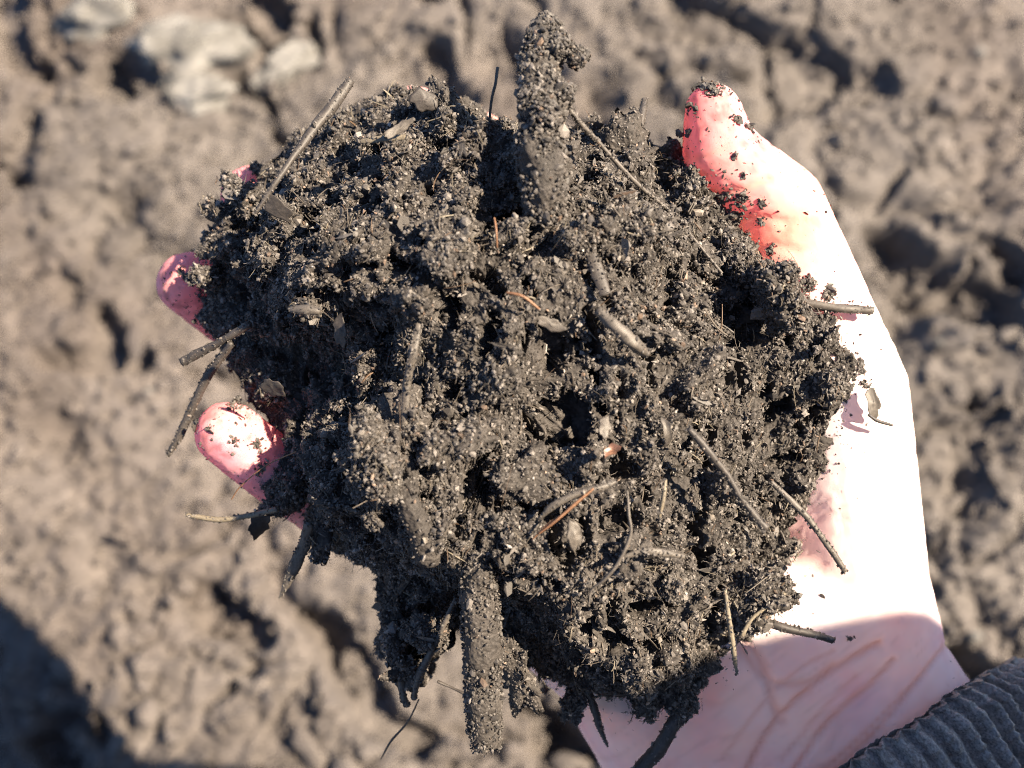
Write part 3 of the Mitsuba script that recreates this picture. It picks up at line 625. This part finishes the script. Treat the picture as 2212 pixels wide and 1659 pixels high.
# --- flakes, leaf scraps, shell
def flake(px, py, h, a, b, rot, label, bs, name, cat, bend=0.25, tilt=(0.2, 0.1), thick=0.35, seed=1):
    rr = np.random.default_rng(seed)
    n, m = 22, 7
    v = []
    ph = rr.uniform(0, 6, 3)
    for side in (1, -1):
        for i in range(m):
            q = i / (m - 1)
            for k in range(n):
                t = 2 * np.pi * k / n
                w = 1 + 0.16 * math.sin(2 * t + ph[0]) + 0.12 * math.sin(5 * t + ph[1]) + 0.08 * math.sin(9 * t + ph[2])
                x, y = a * q * w * math.cos(t), b * q * w * math.sin(t)
                v.append([x, y, bend * (x * x / a - 0.6 * y * y / b) + side * thick / 2 * (1 - 0.6 * q)])
    v = np.array(v)
    f = []
    for s in range(2):
        o_ = s * m * n
        for i in range(m - 1):
            for k in range(n):
                A, B_, C_, D_ = o_ + i * n + k, o_ + i * n + (k + 1) % n, o_ + (i + 1) * n + (k + 1) % n, o_ + (i + 1) * n + k
                f += [[A, C_, B_], [A, D_, C_]] if s == 0 else [[A, B_, C_], [A, C_, D_]]
    for k in range(n):
        A, B_ = (m - 1) * n + k, (m - 1) * n + (k + 1) % n
        f += [[A, B_ + m * n, B_], [A, A + m * n, B_ + m * n]]
    c, s_ = math.cos(rot), math.sin(rot)
    R = np.array([[c, -s_, 0], [s_, c, 0], [0, 0, 1]])
    tx, ty = tilt
    Rx = np.array([[1, 0, 0], [0, math.cos(tx), -math.sin(tx)], [0, math.sin(tx), math.cos(tx)]])
    Ry = np.array([[math.cos(ty), 0, math.sin(ty)], [0, 1, 0], [-math.sin(ty), 0, math.cos(ty)]])
    v = v @ (R @ Rx @ Ry).T
    v += 0.24 * (np.stack([fbm(v / 1.0 + seed, q, 3) for q in range(3)], 1) - 0.5) * 2
    put(name, (world(v + loc(px, py, h)), np.array(f)), bs, label, cat)
flake(862, 276, 30, 3.0, 1.1, 0.55, 'glossy curled grey flake on the upper left top of the heap', 'grey_wood', 'bark_flake', 'flake', 0.15, seed=2)
flake(1320, 972, 38.5, 1.6, 1.1, 0.3, 'small orange-brown seed shell right of the heap centre', 'shell_orange', 'seed_shell', 'shell', 0.5, seed=3)
flake(1886, 872, 14, 1.6, 3.2, 0.35, 'crumpled grey leaf scrap lying on the bright base of the thumb', 'grey_wood', 'leaf_scrap', 'leaf', 0.3, seed=4)
twig('rootlet', [(1876, 895, 14, 0.9), (1895, 908, 14, 0.9), (1928, 918, 14, 0.7)], 'little stem beside the grey leaf scrap on the base of the thumb', 'dark_wood', 'root', sides=7)
flake(1442, 932, 34, 1.0, 2.4, 0.3, 'silvery thin flake in a gap in the right half of the heap', 'grey_wood', 'bark_flake', 'flake', 0.6, seed=5)
flake(1190, 700, 37.6, 2.8, 1.2, -0.25, 'smooth mauve-grey flake at the centre of the heap', 'grey_wood', 'bark_flake', 'flake', 0.1, seed=6)
flake(915, 216, 19, 3.0, 2.2, 0.1, 'square dark bark chip on the upper rim left of the stalk', 'dark_wood', 'bark_chip', 'chip', 0.05, thick=1.4, seed=7)
flake(590, 838, 14, 2.4, 2.8, 0.4, 'three-cornered dark chip in the shaded left hollow', 'dark_wood', 'bark_chip', 'chip', 0.05, (0.6, -0.5), 0.5, seed=8)
flake(735, 715, 22, 1.7, 3.2, 0.1, 'tall bluish chip standing in the shaded left hollow', 'dark_wood', 'bark_chip', 'chip', 0.08, (0.3, -0.4), 0.5, seed=9)
flake(560, 1135, 2, 3.0, 2.6, 0.5, 'dark leaf scrap hanging under the pale peeled twig', 'dark_wood', 'leaf_scrap', 'leaf', 0.25, (0.7, 0.3), 0.3, seed=10)
flake(598, 448, 17, 1.8, 4.2, 0.9, 'dark bluish bark strip on the shaded upper left slope', 'dark_wood', 'bark_chip', 'chip', 0.05, (0.3, -0.5), 0.5, seed=12)
flake(1240, 1155, 37, 1.6, 2.6, 0.2, 'tan woody chip below the orange fibre', 'pale_straw' if False else 'grey_wood', 'bark_chip', 'chip', 0.1, (0.2, 0.2), 1.0, seed=13)
flake(1306, 922, 35.5, 1.4, 2.0, 0.0, 'smooth dark grey chip just above the orange seed shell', 'grey_wood', 'bark_chip', 'chip', 0.1, (-0.3, 0.2), 0.9, seed=14)

# --- crumbs: real angular grains piled on every surface of the heap
r = np.random.default_rng(1234)
def tint(n, r):
    base = np.exp(r.normal(math.log(0.067), 0.40, (n, 1))) * np.array([[1.07, 0.97, 0.89]])
    k = r.random(n)
    base[k < 0.035] *= [1.45, 1.15, 0.95]
    base[(k > 0.98)] *= [1.5, 1.45, 1.35]
    return np.clip(base, 0.012, 0.40)
sv_, sf_ = surface
N1, N2 = 42000, 100000
p1, n1 = surf_sample(sv_, sf_, N1, r, hidden_floor)
s1 = np.clip(np.exp(r.normal(math.log(0.275), 0.40, N1)), 0.14, 0.9)
dens = fbm(p1 / 3.0, 501, 2)
p1 = p1 + n1 * (s1 * 0.5 + 0.9 * np.maximum(dens - 0.52, 0) * 4 * r.random(N1))[:, None]
host = r.integers(0, N1, N2 // 2)
off = r.normal(size=(N2 // 2, 3)); off /= np.linalg.norm(off, axis=1, keepdims=True)
off = off + n1[host] * 0.7
pa = p1[host] + off * s1[host][:, None] * r.uniform(0.8, 1.7, (N2 // 2, 1))
pb, nb = surf_sample(sv_, sf_, N2 // 2, r, hidden_floor)
p2 = np.vstack([pa, pb + nb * 0.15])
s2 = np.clip(np.exp(r.normal(math.log(0.19), 0.35, N2)), 0.1, 0.5)
bsv, bsf = join(bare_v)
pb1, nb1 = surf_sample(bsv, bsf, 5200, r, lambda c, n: (n[:, 2] > -0.1) * 1.0)
sb1 = np.clip(np.exp(r.normal(math.log(0.24), 0.4, 5200)), 0.12, 0.7)
p1, s1, N1 = np.vstack([p1, pb1 + nb1 * 0.1]), np.r_[s1, sb1], N1 + 5200
pb2, nb2 = surf_sample(bsv, bsf, 14000, r, lambda c, n: (n[:, 2] > -0.1) * 1.0)
p2, s2, N2 = np.vstack([p2, pb2]), np.r_[s2, np.clip(np.exp(r.normal(math.log(0.15), 0.35, 14000)), 0.08, 0.4)], N2 + 14000
v1, f1, i1 = grains(p1, s1, r, 1, 0.26)
v2, f2, i2 = grains(p2, s2, r, 0, 0.42)
put('crumbs', (world(v1), f1), 'crumb_soil', parent=HP, kind='stuff', label='coarse dark crumbs covering the heap', smooth=False, color=tint(N1, r)[i1])
put('fine_crumbs', (world(v2), f2), 'crumb_soil', parent=HP, kind='stuff', label='fine dark grains covering the heap', smooth=False, color=tint(N2, r)[i2])
# fibres and slivers matted into the heap
fib, fcol = [], []
pf, nf_ = surf_sample(sv_, sf_, 5200, r, hidden_floor)
for k in range(5200):
    d = r.normal(size=3) * [0.8, 1.5, 0.8]; d -= nf_[k] * (d @ nf_[k]) * r.uniform(0.2, 1.0); d /= np.linalg.norm(d)
    L = float(np.clip(np.exp(r.normal(math.log(2.6), 0.5)), 1, 9)); c2 = r.normal(size=3) * 0.25 * L
    t = np.linspace(-0.5, 0.5, 6)[:, None]
    c = pf[k] + nf_[k] * r.uniform(0.2, 1.1) + d * t * L + c2 * (t ** 2) + nf_[k] * 0.6 * L * r.uniform(-0.1, 0.35) * (t + 0.5)
    w = float(np.exp(r.normal(math.log(0.085), 0.5)))
    fib.append(sweep(world(c), np.full(6, min(w, 0.3) / 1000) * [0.6, 1, 1, 1, 0.9, 0.4], 3))
    u = r.random()
    col = np.array([0.065, 0.055, 0.045]) if u < 0.72 else np.array([0.085, 0.055, 0.035]) if u < 0.80 else np.array([0.14, 0.122, 0.092])
    fcol.append(np.tile(col * r.uniform(0.6, 1.3), (len(fib[-1][0]), 1)))
put('fibres', join(fib), 'crumb_soil', parent=HP, kind='stuff', label='fine root hairs and straw matted through the heap', color=np.vstack(fcol))
pc, nc = surf_sample(sv_, sf_, 800, r, hidden_floor)
Rm = rand_rot(800, r)
sz = np.clip(np.exp(r.normal(math.log(0.75), 0.4, 800)), 0.35, 1.5)
tpl = np.array([[1.6, 0, 0], [0.7, 0.45, 0], [-0.9, 0.5, 0], [-1.6, 0.05, 0], [-0.8, -0.42, 0], [0.8, -0.5, 0]], float)
tv = np.vstack([tpl + [0, 0, 0.1], tpl - [0, 0, 0.1]])
tf = np.array([[0, 1, 2], [0, 2, 3], [0, 3, 4], [0, 4, 5], [6, 8, 7], [6, 9, 8], [6, 10, 9], [6, 11, 10]] + [[i, i + 6, (i + 1) % 6] for i in range(6)] + [[(i + 1) % 6, i + 6, (i + 1) % 6 + 6] for i in range(6)])
jit = tv[None] * (1 + 0.3 * r.normal(size=(800, 12, 1))) * np.exp(r.normal(0, 0.35, (800, 1, 3)))
vv = np.einsum('nij,nkj->nki', Rm, jit) * sz[:, None, None] + (pc + nc * 0.5)[:, None]
put('chips', (world(vv.reshape(-1, 3)), (tf[None] + (np.arange(800) * 12)[:, None, None]).reshape(-1, 3)), 'crumb_soil', parent=HP, kind='stuff', label='small rotted wood chips in the heap',
    smooth=False, color=np.repeat(tint(800, r) * 0.85, 12, 0))
pq, nq = surf_sample(np.vstack([sv_]), sf_, 13000, r, hidden_floor)
bri = []
tri3 = np.array([[math.cos(q), math.sin(q), 0] for q in (0, 2.094, 4.188)])
dirs = r.normal(size=(13000, 3)) + nq * 0.9; dirs /= np.linalg.norm(dirs, axis=1, keepdims=True)
e1 = np.cross(dirs, [0.3, 0.2, 0.93]); e1 /= np.linalg.norm(e1, axis=1, keepdims=True); e2 = np.cross(dirs, e1)
Lb = np.clip(np.exp(r.normal(math.log(0.9), 0.45, 13000)), 0.3, 2.6)[:, None]; wb = r.uniform(0.03, 0.11, (13000, 1))
pq = pq + nq * r.uniform(0, 0.9, (13000, 1))
ring = lambda c, w: np.stack([c + w * (math.cos(q) * e1 + math.sin(q) * e2) for q in (0, 2.094, 4.188)], 1)
bend = r.normal(size=(13000, 3)) * 0.18 * Lb
vb = np.concatenate([ring(pq - dirs * 0.2, wb), ring(pq + dirs * Lb * 0.55 + bend, wb * 0.8), (pq + dirs * Lb)[:, None]], 1)
fb = np.array([[0, 1, 4], [0, 4, 3], [1, 2, 5], [1, 5, 4], [2, 0, 3], [2, 3, 5], [3, 4, 6], [4, 5, 6], [5, 3, 6]])
put('bristles', (world(vb.reshape(-1, 3)), (fb[None] + (np.arange(13000) * 7)[:, None, None]).reshape(-1, 3)), 'crumb_soil', parent=HP, kind='stuff', label='tiny broken root ends bristling from the heap',
    smooth=False, color=np.repeat(tint(13000, r) * 1.2, 7, 0))
# grit crusted on the two stalks, and on the twigs
gp, gs = [], []
for S, n, k in crust:
    i = r.integers(0, len(S), 3 * n); a = r.uniform(0, 2 * np.pi, 3 * n)
    pick = np.argsort(-(fbm(np.stack([np.cos(a) * 1.3, np.sin(a) * 1.3, i * 0.8 / 4.0], 1), 88, 3) + r.normal(0, 0.28, 3 * n)))[:n]
    i, a = i[pick], a[pick]
    t = np.gradient(S[:, :3], axis=0); t /= np.linalg.norm(t, axis=1, keepdims=True)
    e1 = np.cross(t, [0, 0, 1.0]); e1 /= np.linalg.norm(e1, axis=1, keepdims=True); e2 = np.cross(e1, t)
    s = np.clip(np.exp(r.normal(math.log(0.22 * k), 0.5, n)), 0.12, 1.0)
    gp.append(S[i, :3] + t[i] * r.uniform(-0.6, 0.6, (n, 1)) + (S[i, 3] * r.uniform(0.92, 1.14, n))[:, None] * (np.cos(a)[:, None] * e1[i] + np.sin(a)[:, None] * e2[i]))
    gs.append(s)
for key, S in TW:
    if S[:, 3].max() < 0.45 or any(S is c[0] for c in crust):
        continue
    n = int(len(S) * 6)
    i = r.integers(0, len(S), n); a = r.uniform(0, 2 * np.pi, n)
    t = np.gradient(S[:, :3], axis=0); t /= np.linalg.norm(t, axis=1, keepdims=True)
    e1 = np.cross(t, [0, 0, 1.0]); e1 /= np.linalg.norm(e1, axis=1, keepdims=True); e2 = np.cross(e1, t)
    gp.append(S[i, :3] + (S[i, 3])[:, None] * (np.cos(a)[:, None] * e1[i] + np.sin(a)[:, None] * e2[i]))
    gs.append(np.clip(np.exp(r.normal(math.log(0.17), 0.35, n)), 0.08, 0.4))
# lumps of soil on the upper stalk
lp = []
for px, py, h, R_, n in ((1205, 95, 33, 3.2, 900), (1245, 122, 32, 2.4, 700), (1190, 60, 31, 2.4, 600), (1150, 215, 36, 3.4, 800), (1215, 205, 35, 3.0, 700), (1140, 150, 33, 2.2, 400), (1180, 250, 38, 3.6, 800), (1262, 118, 31, 1.3, 160)):
    q = r.normal(size=(n, 3)); q /= np.linalg.norm(q, axis=1, keepdims=True)
    lp.append(loc(px, py, h) + q * R_ * (0.55 + 0.55 * fbm(q * 1.7 + px, 3, 2))[:, None] * r.uniform(0.6, 1.1, (n, 1)))
lp = np.vstack(lp)
gp.append(lp); gs.append(np.clip(np.exp(r.normal(math.log(0.27), 0.4, len(lp))), 0.12, 0.7))
gp, gs = np.vstack(gp), np.concatenate(gs)
v, f, i = grains(gp, gs, r, 1, 0.35)
put('grit', (world(v), f), 'crumb_soil', label='soil grit crusted on the stalks and twigs', category='grit', kind='stuff', smooth=False, color=(tint(len(gp), r) * 0.74)[i])
# specks of soil stuck to the skin
palmside = lambda c, n: (n @ BACK > 0.0) * 1.0
hl = np.stack([(hv - EYE) @ RIGHT, (hv - EYE) @ UP, (hv - EYE) @ BACK + 0.25], 1) * 1000
hn2 = vnormals(hl, hf)
heapxy = outline
dist = cKDTree(np.vstack([heapxy[i] * (1 - t) + heapxy[(i + 1) % len(heapxy)] * t for i in range(len(heapxy)) for t in np.linspace(0, 1, 8)]))
def near_heap(c, n):
    d, _ = dist.query(c[:, :2])
    w = np.exp(-d / 2.6) + 0.0015
    tipd, _ = cKDTree(world_to_loc(tips)).query(c)
    w = w + 0.9 * np.exp(-(tipd / 11.0) ** 2)
    return w * (n[:, 2] > -0.1)
def world_to_loc(p):
    return np.stack([(p - EYE) @ RIGHT, (p - EYE) @ UP, (p - EYE) @ BACK + 0.25], 1) * 1000
ps, ns_ = surf_sample(hl, hf, 2300, r, near_heap)
ss = np.clip(np.exp(r.normal(math.log(0.12), 0.5, 2300)), 0.05, 0.42)
htree = cKDTree(hl[hn2[:, 2] > 0])
hup_v, hup_n = hl[hn2[:, 2] > 0], hn2[hn2[:, 2] > 0]
extra_p, extra_s = [ps + ns_ * (ss * 0.2)[:, None]], [ss]
for px, py, h, R_, n in ((1530, 184, 12, 1.9, 130), (1545, 196, 14, 1.3, 60), (1493, 235, 10, 1.0, 25), (1480, 285, 10, 0.8, 18), (1585, 262, 12, 0.8, 26), (1612, 280, 10, 0.9, 30), (1580, 345, 13, 0.7, 18), (1600, 385, 12, 0.7, 14),
                         (1492, 372, 12, 1.1, 30), (1520, 398, 12, 1.2, 34), (1560, 425, 12, 1.8, 120), (1600, 432, 12, 1.4, 70), (1640, 440, 12, 0.9, 30), (1585, 470, 10, 1.8, 110), (1570, 505, 8, 1.6, 90), (1640, 480, 12, 0.8, 26),
                         (1610, 530, 8, 1.5, 70), (1655, 545, 8, 1.0, 40), (1690, 610, 8, 1.6, 120), (1730, 620, 8, 1.8, 140), (1775, 640, 8, 1.2, 60), (1800, 765, 6, 1.5, 90), (1835, 790, 5, 1.4, 80), (1850, 830, 5, 1.0, 30),
                         (1760, 1010, 3, 1.4, 80), (1735, 1030, 3, 1.6, 90), (1720, 1090, 3, 1.0, 40), (385, 590, 0, 1.3, 50), (360, 575, 0, 0.9, 24), (415, 640, -2, 1.4, 60), (450, 925, 4, 0.8, 22), (500, 955, 6, 0.9, 26),
                         (545, 960, 5, 1.1, 40), (560, 1010, 3, 1.0, 32), (420, 915, 0, 1.2, 50), (500, 870, 3, 1.5, 70), (1470, 1500, -6, 1.0, 20), (1180, 1520, -10, 1.2, 40), (1835, 1376, 0, 0.5, 10), (480, 410, -6, 1.2, 50)):
    q = loc(px, py, h) + np.concatenate([r.normal(size=(n, 2)) * R_ * 0.55, np.zeros((n, 1))], 1)
    d_, k_ = cKDTree(hup_v[:, :2]).query(q[:, :2])
    extra_p.append(np.concatenate([q[:, :2], hup_v[k_, 2:3] + np.abs(r.normal(0, 0.18 * R_, (n, 1)))], 1))
    extra_s.append(np.clip(np.exp(r.normal(math.log(0.24), 0.4, n)), 0.1, 0.6))
ps, ss = np.vstack(extra_p), np.concatenate(extra_s)
v, f, i = grains(ps, ss, r, 1, 0.5)
put('soil_specks', (world(v), f), 'crumb_soil', label='dark soil specks sticking to the fingers and palm', category='soil', kind='stuff', smooth=False, color=(tint(len(ps), r) * 0.7)[i])
# fuzz on the cuff
pk, nk = surf_sample(sv, sf, 2200, r, lambda c, n: (n @ BACK > -0.1) * 1.0)
fz = []
for k in range(2200):
    d = r.normal(size=3) + nk[k] * 0.8; d /= np.linalg.norm(d)
    L = r.uniform(0.0008, 0.0028)
    t = np.linspace(0, 1, 4)[:, None]
    fz.append(sweep(pk[k] + d * t * L + np.cross(d, nk[k]) * t ** 2 * L * 0.6, np.full(4, 0.000035), 3))
put('fuzz', join(fz), 'knit_wool', parent='person__cuff', kind='stuff', label='loose wool fuzz on the cuff')
